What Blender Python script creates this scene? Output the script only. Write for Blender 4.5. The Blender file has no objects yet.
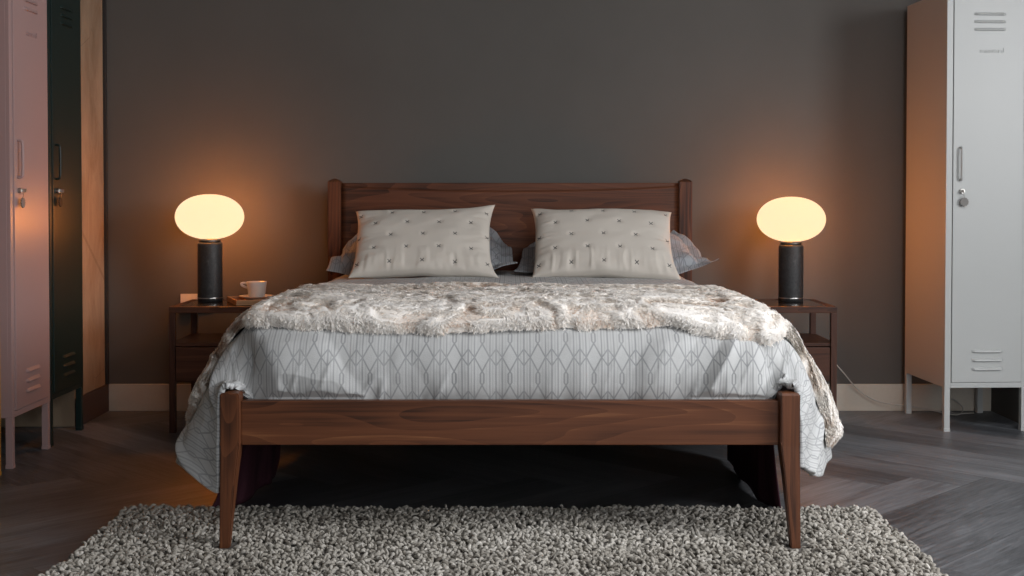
import bpy, bmesh, math, random
import numpy as np
from mathutils import Vector, Matrix
C = bpy.context.scene
COL = C.collection
random.seed(7); RNG = np.random.default_rng(11)
PI = math.pi

# ------------------------------------------------------------------ noise
def _hash(ix, iy, iz, seed):
    n = (ix*374761393 + iy*668265263 + iz*2147483647 + seed*1274126177) & 0xffffffff
    n = ((n ^ (n >> 13))*1274126177) & 0xffffffff
    n = (n ^ (n >> 16)) & 0xffffffff
    return n/4294967295.0*2-1
def noise(x, y, z=0.0, seed=0):
    x, y, z = np.broadcast_arrays(np.asarray(x, float), np.asarray(y, float), np.asarray(z, float))
    ix, iy, iz = [np.floor(a).astype(np.int64) for a in (x, y, z)]
    fx, fy, fz = x-ix, y-iy, z-iz
    s = lambda t: t*t*t*(t*(t*6-15)+10)
    sx, sy, sz = s(fx), s(fy), s(fz)
    r = 0
    for a in (0, 1):
        for b in (0, 1):
            for c in (0, 1):
                w = (sx if a else 1-sx)*(sy if b else 1-sy)*(sz if c else 1-sz)
                r = r + w*_hash(ix+a, iy+b, iz+c, seed)
    return r
def fbm(x, y, z=0.0, seed=0, o=4):
    r, a = 0, 1.0
    for k in range(o):
        r = r + a*noise(np.asarray(x)*2**k, np.asarray(y)*2**k, np.asarray(z)*2**k, seed+k); a *= .5
    return r
def sstep(a, b, x):
    t = np.clip((np.asarray(x, float)-a)/(b-a), 0, 1); return t*t*(3-2*t)

# ------------------------------------------------------------------ objects
def link(name, me, mat=None, parent=None, loc=None, smooth=False):
    o = bpy.data.objects.new(name, me); COL.objects.link(o)
    if mat:
        for m in (mat if isinstance(mat, (list, tuple)) else [mat]): me.materials.append(m)
    if smooth: me.polygons.foreach_set('use_smooth', [True]*len(me.polygons))
    if parent: o.parent = parent
    if loc is not None: o.location = loc
    return o
def from_bm(name, bm, mat=None, parent=None, loc=None, smooth=False):
    bmesh.ops.recalc_face_normals(bm, faces=bm.faces)
    me = bpy.data.meshes.new(name); bm.to_mesh(me); bm.free()
    return link(name, me, mat, parent, loc, smooth)
def from_np(name, V, F, mat=None, parent=None, loc=None, smooth=True, uv=None, col=None, attr=None):
    """V (n,3), F (m,k) k=3/4; uv per vertex; col per vertex float attribute 'shade'"""
    V = np.asarray(V, np.float32); F = np.asarray(F, np.int32)
    me = bpy.data.meshes.new(name); k = F.shape[1]
    me.vertices.add(len(V)); me.vertices.foreach_set('co', V.ravel())
    me.loops.add(F.size); me.loops.foreach_set('vertex_index', F.ravel())
    me.polygons.add(len(F)); me.polygons.foreach_set('loop_start', np.arange(0, F.size, k, dtype=np.int32))
    me.update(calc_edges=True)
    if uv is not None:
        l = me.uv_layers.new(name='UVMap'); l.data.foreach_set('uv', np.asarray(uv, np.float32)[F.ravel()].ravel())
    if col is not None:
        a = me.attributes.new('shade', 'FLOAT', 'POINT'); a.data.foreach_set('value', np.asarray(col, np.float32))
    me.validate()
    return link(name, me, mat, parent, loc, smooth)
def grid_faces(nu, nv):
    i, j = np.meshgrid(np.arange(nu-1), np.arange(nv-1), indexing='ij'); a = (i*nv+j).ravel()
    return np.stack([a, a+nv, a+nv+1, a+1], 1)
def box(bm, x0, x1, y0, y1, z0, z1, bev=0.0, seg=2):
    r = bmesh.ops.create_cube(bm, size=1)
    vs = r['verts']
    for v in vs:
        v.co = Vector((x0+(v.co.x+.5)*(x1-x0), y0+(v.co.y+.5)*(y1-y0), z0+(v.co.z+.5)*(z1-z0)))
    if bev:
        es = list({e for v in vs for e in v.link_edges})
        bmesh.ops.bevel(bm, geom=es, offset=bev, segments=seg, affect='EDGES', profile=.6)
def boxo(name, d, mat, parent=None, bev=.002, loc=None):
    bm = bmesh.new(); box(bm, *d, bev=bev); return from_bm(name, bm, mat, parent, loc)
def lathe(name, prof, mat, parent=None, n=64, loc=None, smooth=True):
    bm = bmesh.new(); rings = []
    for r, z in prof:
        rings.append([bm.verts.new((r*math.cos(2*PI*i/n), r*math.sin(2*PI*i/n), z)) for i in range(n)] if r > 1e-6 else [bm.verts.new((0, 0, z))])
    for a, b in zip(rings[:-1], rings[1:]):
        for i in range(n):
            j = (i+1) % n
            if len(a) == 1 and len(b) == 1: continue
            if len(a) == 1: bm.faces.new((a[0], b[i], b[j]))
            elif len(b) == 1: bm.faces.new((a[i], a[j], b[0]))
            else: bm.faces.new((a[i], a[j], b[j], b[i]))
    return from_bm(name, bm, mat, parent, loc, smooth)
def tube(name, pts, r, mat, parent=None, n=8, loc=None, sub=6, flat=1.0):
    P = [Vector(p) for p in pts]; Q = []
    for i in range(len(P)-1):
        p0 = P[max(i-1, 0)]; p1 = P[i]; p2 = P[i+1]; p3 = P[min(i+2, len(P)-1)]
        for k in range(sub):
            t = k/sub
            Q.append(.5*((2*p1)+(p2-p0)*t+(2*p0-5*p1+4*p2-p3)*t*t+(-p0+3*p1-3*p2+p3)*t**3))
    Q.append(P[-1]); bm = bmesh.new(); rings = []; up = Vector((0, 0, 1))
    for i, q in enumerate(Q):
        t = (Q[min(i+1, len(Q)-1)]-Q[max(i-1, 0)]).normalized()
        a = t.cross(up)
        if a.length < .2: a = t.cross(Vector((0, 1, 0)))
        a.normalize(); b = t.cross(a).normalized(); up = -b if (-b).dot(up) > 0 else b
        rings.append([bm.verts.new(q+(a*math.cos(2*PI*k/n)+b*math.sin(2*PI*k/n)*flat)*r) for k in range(n)])
    for A, B in zip(rings[:-1], rings[1:]):
        for k in range(n): bm.faces.new((A[k], A[(k+1) % n], B[(k+1) % n], B[k]))
    bm.faces.new(rings[0]); bm.faces.new(rings[-1])
    return from_bm(name, bm, mat, parent, loc, True)
def empty(name, loc=(0, 0, 0), rz=0):
    o = bpy.data.objects.new(name, None); COL.objects.link(o); o.location = loc; o.rotation_euler = (0, 0, rz)
    o.empty_display_size = .1; return o
def tag(o, label=None, cat=None, group=None, kind=None):
    if label: o['label'] = label
    if cat: o['category'] = cat
    if group: o['group'] = group
    if kind: o['kind'] = kind
    return o
def structure(o): o['kind'] = 'structure'; return o

# ------------------------------------------------------------------ materials
class M:
    def __init__(s, name, rough=.6, color=(.5, .5, .5), metal=0, spec=.5):
        s.m = bpy.data.materials.new(name); s.m.use_nodes = True; s.t = s.m.node_tree; s.n = s.t.nodes
        s.b = s.n['Principled BSDF']; s.out = s.n['Material Output']
        s.set('Base Color', (*color, 1)); s.set('Roughness', rough); s.set('Metallic', metal); s.set('Specular IOR Level', spec)
    def set(s, k, v):
        if k in s.b.inputs: s.b.inputs[k].default_value = v
    def node(s, ty, **kw):
        n = s.n.new(ty)
        for k, v in kw.items(): setattr(n, k, v)
        return n
    def l(s, a, b): s.t.links.new(a, b)
    def val(s, sock, v):
        if hasattr(v, 'is_linked') or hasattr(v, 'links'): s.l(v, sock)
        else: sock.default_value = v
    def math(s, op, a, b=0.0, c=None, clamp=False):
        n = s.node('ShaderNodeMath', operation=op); n.use_clamp = clamp
        s.val(n.inputs[0], a); s.val(n.inputs[1], b)
        if c is not None: s.val(n.inputs[2], c)
        return n.outputs[0]
    def coord(s, which='Object', scale=(1, 1, 1), loc=(0, 0, 0), rot=(0, 0, 0)):
        t = s.node('ShaderNodeTexCoord'); m = s.node('ShaderNodeMapping')
        m.inputs['Scale'].default_value = scale; m.inputs['Location'].default_value = loc; m.inputs['Rotation'].default_value = rot
        s.l(t.outputs[which], m.inputs[0]); return m.outputs[0]
    def noise(s, vec, scale=5, detail=4, rough=.5, dist=0):
        n = s.node('ShaderNodeTexNoise'); s.l(vec, n.inputs['Vector'])
        n.inputs['Scale'].default_value = scale; n.inputs['Detail'].default_value = detail
        n.inputs['Roughness'].default_value = rough; n.inputs['Distortion'].default_value = dist
        return n.outputs['Fac']
    def ramp(s, fac, stops):
        r = s.node('ShaderNodeValToRGB'); s.l(fac, r.inputs[0]); e = r.color_ramp.elements
        while len(e) > 1: e.remove(e[-1])
        e[0].position = stops[0][0]; e[0].color = (*stops[0][1], 1)
        for p, c in stops[1:]:
            q = e.new(p); q.color = (*c, 1)
        return r.outputs[0]
    def mix(s, fac, a, b, mode='MIX'):
        n = s.node('ShaderNodeMix', data_type='RGBA', blend_type=mode)
        for sock, v in ((n.inputs[0], fac), (n.inputs[6], a), (n.inputs[7], b)):
            if isinstance(v, tuple): sock.default_value = (*v, 1) if len(v) == 3 else v
            elif isinstance(v, (int, float)): sock.default_value = v
            else: s.l(v, sock)
        return n.outputs[2]
    def color(s, c): s.l(c, s.b.inputs['Base Color'])
    def bump(s, h, strength=.3, dist=.01):
        n = s.node('ShaderNodeBump'); n.inputs['Strength'].default_value = strength; n.inputs['Distance'].default_value = dist
        s.l(h, n.inputs['Height']); s.l(n.outputs[0], s.b.inputs['Normal'])
    def attr(s, name):
        n = s.node('ShaderNodeAttribute'); n.attribute_name = name; return n

def paint(name, c, rough=.4, bump=.05):
    m = M(name, rough, c); f = m.noise(m.coord(), 60, 3)
    m.color(m.mix(f, tuple(x*.94 for x in c), tuple(min(1, x*1.06) for x in c))); m.bump(f, bump, .002); return m.m
def walnut(name, axis, dark=(.024, .009, .005), mid=(.108, .037, .015), light=(.31, .135, .056), off=0.0, rough=.48):
    m = M(name, rough, spec=.28)
    sc = [4.5, 4.5, 4.5]; sc[axis] = .55
    v = m.coord('Object', tuple(sc), (off, off*1.7, off*.6))
    warp = m.noise(v, 1.1, 2, .5)
    # cathedral grain: contour lines of a stretched smooth field
    cont = m.math('FRACT', m.math('MULTIPLY', warp, 24.0))
    cont = m.math('MULTIPLY', m.math('POWER', cont, 1.6), 1.0)
    fs = [170, 170, 170]; fs[axis] = 4
    fine = m.noise(m.coord('Object', tuple(fs)), 1.0, 3, .6)
    fs2 = [34, 34, 34]; fs2[axis] = .9
    streak = m.noise(m.coord('Object', tuple(fs2), (off*2, 0, off)), 1.0, 3, .6, .3)
    broad = m.noise(v, .8, 3, .6)
    f = m.math('ADD', m.math('MULTIPLY', cont, .11), m.math('MULTIPLY', broad, .49))
    f = m.math('ADD', f, m.math('MULTIPLY', streak, .42)); f = m.math('ADD', f, m.math('MULTIPLY', m.math('SUBTRACT', fine, .5), .22))
    m.color(m.ramp(f, [(.36, dark), (.50, mid), (.60, tuple(a*1.25 for a in mid)), (.78, light)]))
    m.bump(fine, .12, .002); return m.m
W_X = walnut('walnut_grain_along_x', 0); W_Y = walnut('walnut_grain_along_y', 1, off=3.0)
W_Z = walnut('walnut_grain_upright', 2, off=1.0)
N_X = walnut('nightstand_walnut_x', 0, dark=(.020, .008, .005), mid=(.065, .025, .014), light=(.14, .060, .034), off=5)
N_Z = walnut('nightstand_walnut_upright', 2, dark=(.018, .007, .005), mid=(.058, .023, .014), light=(.12, .052, .03), off=2)

def mat_wall():
    m = M('grey_wall_paint', .75, spec=.25); v = m.coord()
    a = m.noise(v, 1.1, 5, .6); b = m.noise(v, 90, 2)
    m.color(m.ramp(a, [(.25, (.088, .084, .078)), (.75, (.106, .102, .095))])); m.bump(b, .08, .002); return m.m
WALL = mat_wall()
def mat_plaster():
    m = M('raw_beige_plaster', .85, spec=.2); v = m.coord('Object', (1, 1.6, .6))
    a = m.noise(v, 5, 6, .65, .6); vd = m.node('ShaderNodeTexVoronoi', feature='DISTANCE_TO_EDGE')
    m.l(m.coord('Object', (1, 2, .7), (.3, .2, .4)), vd.inputs['Vector']); vd.inputs['Scale'].default_value = 1.9
    crack = m.math('LESS_THAN', vd.outputs[0], .0025)
    c = m.ramp(a, [(.3, (.22, .155, .10)), (.55, (.30, .225, .155)), (.75, (.36, .28, .20))])
    m.color(m.mix(m.math('MULTIPLY', crack, .3), c, (.10, .07, .045))); m.bump(a, .3, .006); return m.m
def mat_floor():
    m = M('grey_wood_planks', .42, spec=.4)
    uv = m.node('ShaderNodeTexCoord'); mp = m.node('ShaderNodeMapping'); m.l(uv.outputs['UV'], mp.inputs[0]); mp.inputs['Scale'].default_value = (4.5, 60, 1)
    a = m.noise(mp.outputs[0], 1, 6, .62, 1.2)
    mp2 = m.node('ShaderNodeMapping'); m.l(uv.outputs['UV'], mp2.inputs[0]); mp2.inputs['Scale'].default_value = (1.0, 5, 1)
    b = m.noise(mp2.outputs[0], 1, 3, .5, .5)
    sh = m.attr('shade').outputs['Fac']
    f = m.math('ADD', m.math('MULTIPLY', a, .62), m.math('MULTIPLY', b, .28)); f = m.math('ADD', f, m.math('MULTIPLY', m.math('SUBTRACT', sh, .5), .16))
    m.color(m.ramp(f, [(.30, (.040, .042, .046)), (.45, (.105, .111, .12)), (.62, (.20, .21, .225))]))
    m.l(m.math('MULTIPLY_ADD', a, .25, .32), m.b.inputs['Roughness']); m.bump(a, .2, .003); return m.m
WHITE_TRIM = paint('cream_skirting_paint', (.50, .45, .38), .5)
BROWN_TRIM = paint('dark_brown_skirting', (.055, .03, .024), .6)
DARK_GAP = paint('shadow_gap_dark', (.02, .018, .017), .8)  # dark colour stands in for the shadow in the wall gap
CEIL = paint('ceiling_paint', (.30, .29, .28), .8)
def sheetmetal(name, c, rough=.38):
    m = M(name, rough, c, spec=.45); f = m.noise(m.coord(), 2.5, 2); g = m.noise(m.coord(), 260, 2)
    m.color(m.mix(f, tuple(x*.96 for x in c), tuple(min(1, x*1.04) for x in c))); m.bump(g, .03, .001); return m.m
def mat_metal(name, c, rough=.3):
    m = M(name, rough, c, metal=1); f = m.noise(m.coord(), 120, 2); m.color(m.mix(f, tuple(x*.85 for x in c), c)); return m.m
STEEL = mat_metal('brushed_steel', (.6, .58, .55)); DARK_STEEL = mat_metal('dark_steel', (.12, .12, .12), .4)

def mat_duvet(name, base=(.53, .535, .53), line=(.29, .295, .30), sx=1.0):
    m = M(name, .85, spec=.15); tc = m.node('ShaderNodeTexCoord'); sp = m.node('ShaderNodeSeparateXYZ'); m.l(tc.outputs['UV'], sp.inputs[0])
    P = .078*sx
    u = sp.outputs[0]; v = sp.outputs[1]
    wob = m.noise(tc.outputs['UV'], 14, 1); u = m.math('ADD', u, m.math('MULTIPLY', m.math('SUBTRACT', wob, .5), .002))
    a = m.math('PINGPONG', u, P/2)                      # 0 at chain centre .. P/2 midway
    b = m.math('FRACT', m.math('DIVIDE', v, .109*sx))
    # large diamond
    tri = m.math('MAXIMUM', m.math('SUBTRACT', 1.0, m.math('DIVIDE', m.math('ABSOLUTE', m.math('SUBTRACT', b, .667)), .333)), 0.0)
    w1 = m.math('MULTIPLY', tri, .0215*sx)
    # small ogee
    og = m.math('MINIMUM', m.math('MULTIPLY', m.math('MAXIMUM', m.math('SUBTRACT', 1.0, m.math('DIVIDE', m.math('ABSOLUTE', m.math('SUBTRACT', b, .167)), .167)), 0.0), .013*sx), .0048*sx)
    w = m.math('ADD', w1, og)
    lw = .0019*sx
    slope = 1.35
    def line_at(d, k=1.0):
        return m.math('SUBTRACT', 1.0, m.math('DIVIDE', m.math('SUBTRACT', m.math('ABSOLUTE', d), lw*k*.6), lw*k*.7), clamp=True)
    L = line_at(m.math('SUBTRACT', a, w), slope)
    tri2 = m.math('MAXIMUM', m.math('SUBTRACT', 1.0, m.math('DIVIDE', m.math('ABSOLUTE', m.math('SUBTRACT', b, .667)), .2)), 0.0)
    w2 = m.math('SUBTRACT', P/2, m.math('MULTIPLY', tri2, .0175*sx))
    L = m.math('MAXIMUM', L, m.math('MULTIPLY', line_at(m.math('SUBTRACT', a, w2), slope), m.math('GREATER_THAN', tri2, .001)))
    L = m.math('MAXIMUM', L, m.math('MULTIPLY', line_at(m.math('SUBTRACT', a, .0218*sx)), .9))
    L = m.math('MAXIMUM', L, m.math('MULTIPLY', line_at(m.math('SUBTRACT', a, P/2-.0005)), .9))
    L = m.math('MAXIMUM', L, m.math('MULTIPLY', line_at(m.math('SUBTRACT', a, .0300*sx), .8), .45))
    L = m.math('MAXIMUM', L, m.math('MULTIPLY', line_at(m.math('SUBTRACT', a, .0120*sx), .7), m.math('MULTIPLY', m.math('LESS_THAN', tri, .5), .30)))
    fib = m.noise(tc.outputs['UV'], 420, 2); fade = m.noise(tc.outputs['UV'], 9, 2)
    L = m.math('MULTIPLY', L, m.math('MULTIPLY_ADD', fade, .7, .45), clamp=True)
    c = m.mix(L, base, line)
    c = m.mix(.12, c, m.mix(fib, (.25, .25, .25), (.75, .75, .75)), 'OVERLAY')
    m.color(c); m.bump(m.math('ADD', m.math('MULTIPLY', fib, .3), m.math('MULTIPLY', m.noise(tc.outputs['UV'], 22, 4, .6), 1.0)), .28, .006)
    return m.m
DUVET = mat_duvet('grey_trellis_cotton')
PILLOWCASE = mat_duvet('grey_trellis_pillowcase', (.33, .35, .37), (.19, .20, .22))
def mat_maroon():
    m = M('maroon_fabric', .8, spec=.2); f = m.noise(m.coord('Object', (30, 30, 2)), 1, 3)
    m.color(m.ramp(f, [(.3, (.045, .014, .022)), (.7, (.085, .030, .044))])); m.bump(f, .2, .004); return m.m
MAROON = mat_maroon()
def mat_fur(name, soft=False):
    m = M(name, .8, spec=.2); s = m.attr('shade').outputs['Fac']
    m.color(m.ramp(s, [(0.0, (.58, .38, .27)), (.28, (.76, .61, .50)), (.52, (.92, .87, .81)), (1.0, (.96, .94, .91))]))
    src = m.b.inputs['Base Color'].links[0].from_socket
    tl = m.node('ShaderNodeBsdfTranslucent'); m.l(src, tl.inputs[0]); mx = m.node('ShaderNodeMixShader'); mx.inputs[0].default_value = .42
    m.l(m.b.outputs[0], mx.inputs[1]); m.l(tl.outputs[0], mx.inputs[2])
    if soft: m.l(mx.outputs[0], m.out.inputs[0])
    return m.m
FUR = mat_fur('cream_fur_backing'); FUR_S = mat_fur('cream_fur_strands', True)
def mat_cushion():
    m = M('cushion_linen', .9, spec=.12); tc = m.node('ShaderNodeTexCoord'); sp = m.node('ShaderNodeSeparateXYZ'); m.l(tc.outputs['UV'], sp.inputs[0])
    u, v = sp.outputs[0], sp.outputs[1]
    def cross(du, dv):
        x = m.math('SUBTRACT', m.math('FLOORED_MODULO', m.math('ADD', u, du), .130), .065)
        y = m.math('SUBTRACT', m.math('FLOORED_MODULO', m.math('ADD', v, dv), .144), .072)
        d1 = m.math('ABSOLUTE', m.math('SUBTRACT', x, y)); d2 = m.math('ABSOLUTE', m.math('ADD', x, y))
        ln = m.math('LESS_THAN', m.math('MINIMUM', d1, d2), .0024)
        ins = m.math('LESS_THAN', m.math('MAXIMUM', m.math('ABSOLUTE', x), m.math('ABSOLUTE', y)), .0078)
        return m.math('MULTIPLY', ln, ins)
    X = m.math('MAXIMUM', cross(.065, .072), cross(0, 0))
    f = m.noise(tc.outputs['UV'], 500, 2); g = m.noise(tc.outputs['UV'], 6, 2)
    c = m.mix(g, (.56, .515, .455), (.63, .585, .52)); c = m.mix(m.math('MULTIPLY', f, .2), c, (.36, .33, .3))
    m.color(m.mix(m.math('MULTIPLY', X, .92), c, (.035, .035, .04)))
    m.bump(f, .15, .002); return m.m
CUSHION = mat_cushion()
def mat_rug():
    m = M('grey_wool_loops', .95, spec=.1); s = m.attr('shade').outputs['Fac']
    f = m.noise(m.coord(), 260, 3)
    c = m.ramp(s, [(0, (.10, .085, .07)), (.35, (.33, .305, .265)), (.75, (.52, .49, .44)), (1, (.68, .645, .59))])
    m.color(m.mix(m.math('MULTIPLY', f, .35), c, (.2, .19, .17))); m.bump(f, .4, .003); return m.m
RUG = mat_rug(); RUGBACK = paint('rug_backing', (.12, .11, .10), .95)
def mat_lampbase():
    m = M('black_textured_stone', .5, spec=.4); f = m.noise(m.coord('Object', (1, 1, .7)), 70, 6, .7, 1.0)
    m.color(m.ramp(f, [(.35, (.012, .012, .013)), (.62, (.030, .030, .031)), (.74, (.075, .075, .075))])); m.bump(f, .5, .003); return m.m
LBASE = mat_lampbase()
def mat_globe():
    m = M('lit_opal_glass'); t = m.t
    e = m.node('ShaderNodeEmission'); e.inputs[0].default_value = (1, .87, .60, 1); e.inputs[1].default_value = .80
    tr = m.node('ShaderNodeBsdfTransparent'); tr.inputs[0].default_value = (1, .50, .22, 1)
    g = m.node('ShaderNodeBsdfGlossy'); g.inputs['Roughness'].default_value = .25; g.inputs[0].default_value = (.04, .04, .04, 1)
    g = m.node('ShaderNodeBsdfDiffuse'); g.inputs[0].default_value = (.05, .04, .03, 1)
    mx = m.node('ShaderNodeMixShader'); mx.inputs[0].default_value = .30
    m.l(g.outputs[0], mx.inputs[1]); m.l(tr.outputs[0], mx.inputs[2])
    ad = m.node('ShaderNodeAddShader'); m.l(e.outputs[0], ad.inputs[0]); m.l(mx.outputs[0], ad.inputs[1]); m.l(ad.outputs[0], m.out.inputs[0])
    return m.m
GLOBE = mat_globe()
CORDW = paint('clear_white_cord', (.45, .43, .40), .4); CERAMIC = paint('white_ceramic', (.62, .60, .56), .3)
OAK = walnut('orange_oak_tray', 0, dark=(.22, .11, .05), mid=(.34, .18, .085), light=(.45, .26, .13), off=9)
PLASTIC = paint('white_plastic_plate', (.62, .58, .52), .4)
def mat_glass():
    m = M('smoked_glass_inset', .08, (.012, .011, .011), spec=.5); f = m.noise(m.coord(), 30, 3)
    m.l(m.math('MULTIPLY_ADD', f, .1, .08), m.b.inputs['Roughness']); return m.m
GLASS = mat_glass()

# ------------------------------------------------------------------ room (camera at x=0,y=0; y is depth)
XL, XR, YF, YB, ZC = -2.32, 4.00, -1.6, 5.70, 2.70
XN, YN = 2.19, 5.16      # boxed-out corner behind the right locker
structure(boxo('wall_back', (XL-.1, XR+.1, YB, YB+.12, 0, ZC), WALL, bev=0))
structure(boxo('wall_left', (XL-.12, XL, YF, YB, 0, ZC), WALL, bev=0))
FX0, FX1 = .4, 2.1
bm = bmesh.new()
box(bm, XL-.1, FX0, YF-.12, YF, 0, ZC); box(bm, FX1, XR+.1, YF-.12, YF, 0, ZC); box(bm, FX0, FX1, YF-.12, YF, 0, .1); box(bm, FX0, FX1, YF-.12, YF, 2.4, ZC)
structure(from_bm('wall_front', bm, WALL))
bm = bmesh.new()
for d in ((FX0, FX0+.05, .1, 2.4), (FX1-.05, FX1, .1, 2.4), (FX0, FX1, .1, .15), (FX0, FX1, 2.35, 2.4), ((FX0+FX1)/2-.025, (FX0+FX1)/2+.025, .1, 2.4)):
    box(bm, d[0], d[1], YF-.08, YF-.03, d[2], d[3])
structure(from_bm('added_window_front', bm, WHITE_TRIM))  # unseen window, added for frontal light on bed, rug and floor
SX0, SX1, SY0, SY1 = 1.2, 2.6, 1.4, 3.2       # unseen rooflight, added to brighten the bed top, rug and floor
bm = bmesh.new()
box(bm, XL-.12, SX0, YF-.12, YB+.12, ZC, ZC+.1); box(bm, SX1, XR+.12, YF-.12, YB+.12, ZC, ZC+.1); box(bm, SX0, SX1, YF-.12, SY0, ZC, ZC+.1); box(bm, SX0, SX1, SY1, YB+.12, ZC, ZC+.1)
structure(from_bm('ceiling', bm, CEIL))
bm = bmesh.new()
for d in ((SX0, SX0+.04, SY0, SY1), (SX1-.04, SX1, SY0, SY1), (SX0, SX1, SY0, SY0+.04), (SX0, SX1, SY1-.04, SY1)): box(bm, *d, ZC+.02, ZC+.07)
structure(from_bm('added_rooflight', bm, WHITE_TRIM))
WY0, WY1, WZ0, WZ1 = .2, 3.2, 1.05, 2.62        # daylight window in the right wall
bm = bmesh.new()
box(bm, XR, XR+.12, YF, WY0, 0, ZC); box(bm, XR, XR+.12, WY1, YB, 0, ZC); box(bm, XR, XR+.12, WY0, WY1, 0, WZ0); box(bm, XR, XR+.12, WY0, WY1, WZ1, ZC)
structure(from_bm('wall_right', bm, WALL))
bm = bmesh.new()
for d in ((WY0, WY0+.05, WZ0, WZ1), (WY1-.05, WY1, WZ0, WZ1), (WY0, WY1, WZ0, WZ0+.05), (WY0, WY1, WZ1-.05, WZ1), ((WY0+WY1)/2-.025, (WY0+WY1)/2+.025, WZ0, WZ1)):
    box(bm, XR+.03, XR+.08, *d)
structure(from_bm('window_1', bm, WHITE_TRIM))
# plaster nib beside the green locker, skirting and a dark strip painting the shadow gap
structure(boxo('wall_nib', (XL, -1.842, 5.285, YB, 0, ZC), mat_plaster(), bev=.006))
structure(boxo('baseboard_nib', (-1.842, -1.826, 5.285, YB, 0, .122), BROWN_TRIM, bev=.003))
structure(boxo('shadow_gap_1', (-1.842, -1.828, YB-.02, YB, .122, ZC), DARK_GAP, bev=.003))
structure(boxo('wall_corner', (XN, XR, YN, YB, 0, ZC), WALL, bev=0))
structure(boxo('baseboard_corner', (XN, XR, YN-.018, YN, 0, .122), WHITE_TRIM, bev=.003))
structure(boxo('baseboard_back', (-1.826, XN, YB-.018, YB, 0, .122), WHITE_TRIM, bev=.003))
structure(boxo('baseboard_right', (XR-.016, XR, YF, YN-.018, 0, .122), BROWN_TRIM, bev=.003))
structure(boxo('baseboard_left', (XL, XL+.016, YF, 5.285, 0, .122), BROWN_TRIM, bev=.003))
# herringbone floor
def build_floor():
    W, L, g = .1875, 1.5, .0004; s = math.sqrt(.5); V = []; F = []; U = []; S = []
    YO = 4.14+L*s
    def add(p0, q0, p1, q1, horiz):
        cx = (p0+p1)/2; cy = (q0+q1)/2; X = (cx+cy)*s; Y = (cy-cx)*s+YO
        if not (XL-1 < X < XR+1 and YF-1 < Y < YB+1): return
        k = len(V); ox, oy = random.random()*50, random.random()*50; sh = random.random()
        for (p, q) in ((p0+g, q0+g), (p1-g, q0+g), (p1-g, q1-g), (p0+g, q1-g)):
            x = (p+q)*s; y = (q-p)*s+YO; V.append((x, y, 0))
            U.append(((p-p0)+ox, (q-q0)+oy) if horiz else ((q-q0)+ox, (p-p0)+oy)); S.append(sh)
        F.append((k, k+1, k+2, k+3))
    for m_ in range(-8, 9):
        for k in range(-60, 60):
            a, b = k*W+m_*L-L/2-W/2+L/2, k*W-m_*L
            add(a, b, a+L, b+W, True)
            add(a+L, b+W-L, a+L+W, b+W, False)
    return V, F, U, S
V, F, U, S = build_floor()
V = np.array(V); Fq = np.array(F)
# clip by clamping is unsafe for UVs: cut with bmesh
fl = from_np('floor', V, Fq, mat_floor(), smooth=False, uv=U, col=S)
bm = bmesh.new(); bm.from_mesh(fl.data)
for co, no in (((XL-.05, 0, 0), (-1, 0, 0)), ((XR+.05, 0, 0), (1, 0, 0)), ((0, YF-.05, 0), (0, -1, 0)), ((0, YB+.05, 0), (0, 1, 0))):
    bmesh.ops.bisect_plane(bm, geom=bm.verts[:]+bm.edges[:]+bm.faces[:], plane_co=co, plane_no=no, clear_outer=True)
bm.to_mesh(fl.data); bm.free(); structure(fl)
structure(boxo('floor_base', (XL-.1, XR+.1, YF-.1, YB+.1, -.12, -.0012), paint('dark_subfloor', (.03, .028, .028), .9), bev=0))

# ------------------------------------------------------------------ bed frame
bed = empty('bed', (0, 4.5, 0))
tag(bed, 'walnut double bed frame with low footboard and tapered front legs', 'bed')
def bpart(o): o.location = (-bed.location[0], -bed.location[1], -bed.location[2]); o.parent = bed; return o
def foot_post(sg):
    bm = bmesh.new()
    y0, y1 = 3.44, 3.50
    zs = [(.009, .800, .773, 3.425, 3.452), (.20, .800, .758, 3.436, 3.486), (.288, .800, .748, y0, y1), (.30, .800, .747, y0, y1), (.428, .800, .747, y0, y1), (.434, .796, .751, y0+.004, y1-.004), (.437, .779, .768, y0+.02, y1-.02)]
    rings = [[bm.verts.new((sg*a, c, z)), bm.verts.new((sg*b, c, z)), bm.verts.new((sg*b, d, z)), bm.verts.new((sg*a, d, z))] for z, a, b, c, d in [(q[0], q[1], q[2], q[3], q[4]) for q in zs]]
    for A, B in zip(rings[:-1], rings[1:]):
        for k in range(4): bm.faces.new((A[k], A[(k+1) % 4], B[(k+1) % 4], B[k]))
    bm.faces.new(rings[0]); bm.faces.new(rings[-1])
    bmesh.ops.recalc_face_normals(bm, faces=bm.faces)
    bmesh.ops.bevel(bm, geom=[e for e in bm.edges if abs(e.verts[0].co.z-e.verts[1].co.z) > .02], offset=.003, segments=2, affect='EDGES')
    return from_bm('leg', bm, W_Z)
def head_post(sg):
    bm = bmesh.new(); y0, y1 = 5.53, 5.59; a, b = .805, .747
    zs = [(0, 0), (.3, 0), (1.040, 0), (1.047, .006), (1.055, .024)]
    rings = []
    for z, i in zs:
        rings.append([bm.verts.new((sg*(a-i), y0+i, z)), bm.verts.new((sg*(b+i), y0+i, z)), bm.verts.new((sg*(b+i), y1-i, z)), bm.verts.new((sg*(a-i), y1-i, z))])
    for A, B in zip(rings[:-1], rings[1:]):
        for k in range(4): bm.faces.new((A[k], A[(k+1) % 4], B[(k+1) % 4], B[k]))
    bm.faces.new(rings[0]); bm.faces.new(rings[-1])
    bmesh.ops.recalc_face_normals(bm, faces=bm.faces)
    bmesh.ops.bevel(bm, geom=[e for e in bm.edges if abs(e.verts[0].co.z-e.verts[1].co.z) > .02], offset=.004, segments=2, affect='EDGES')
    return from_bm('headboard_post', bm, W_Z)
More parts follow.
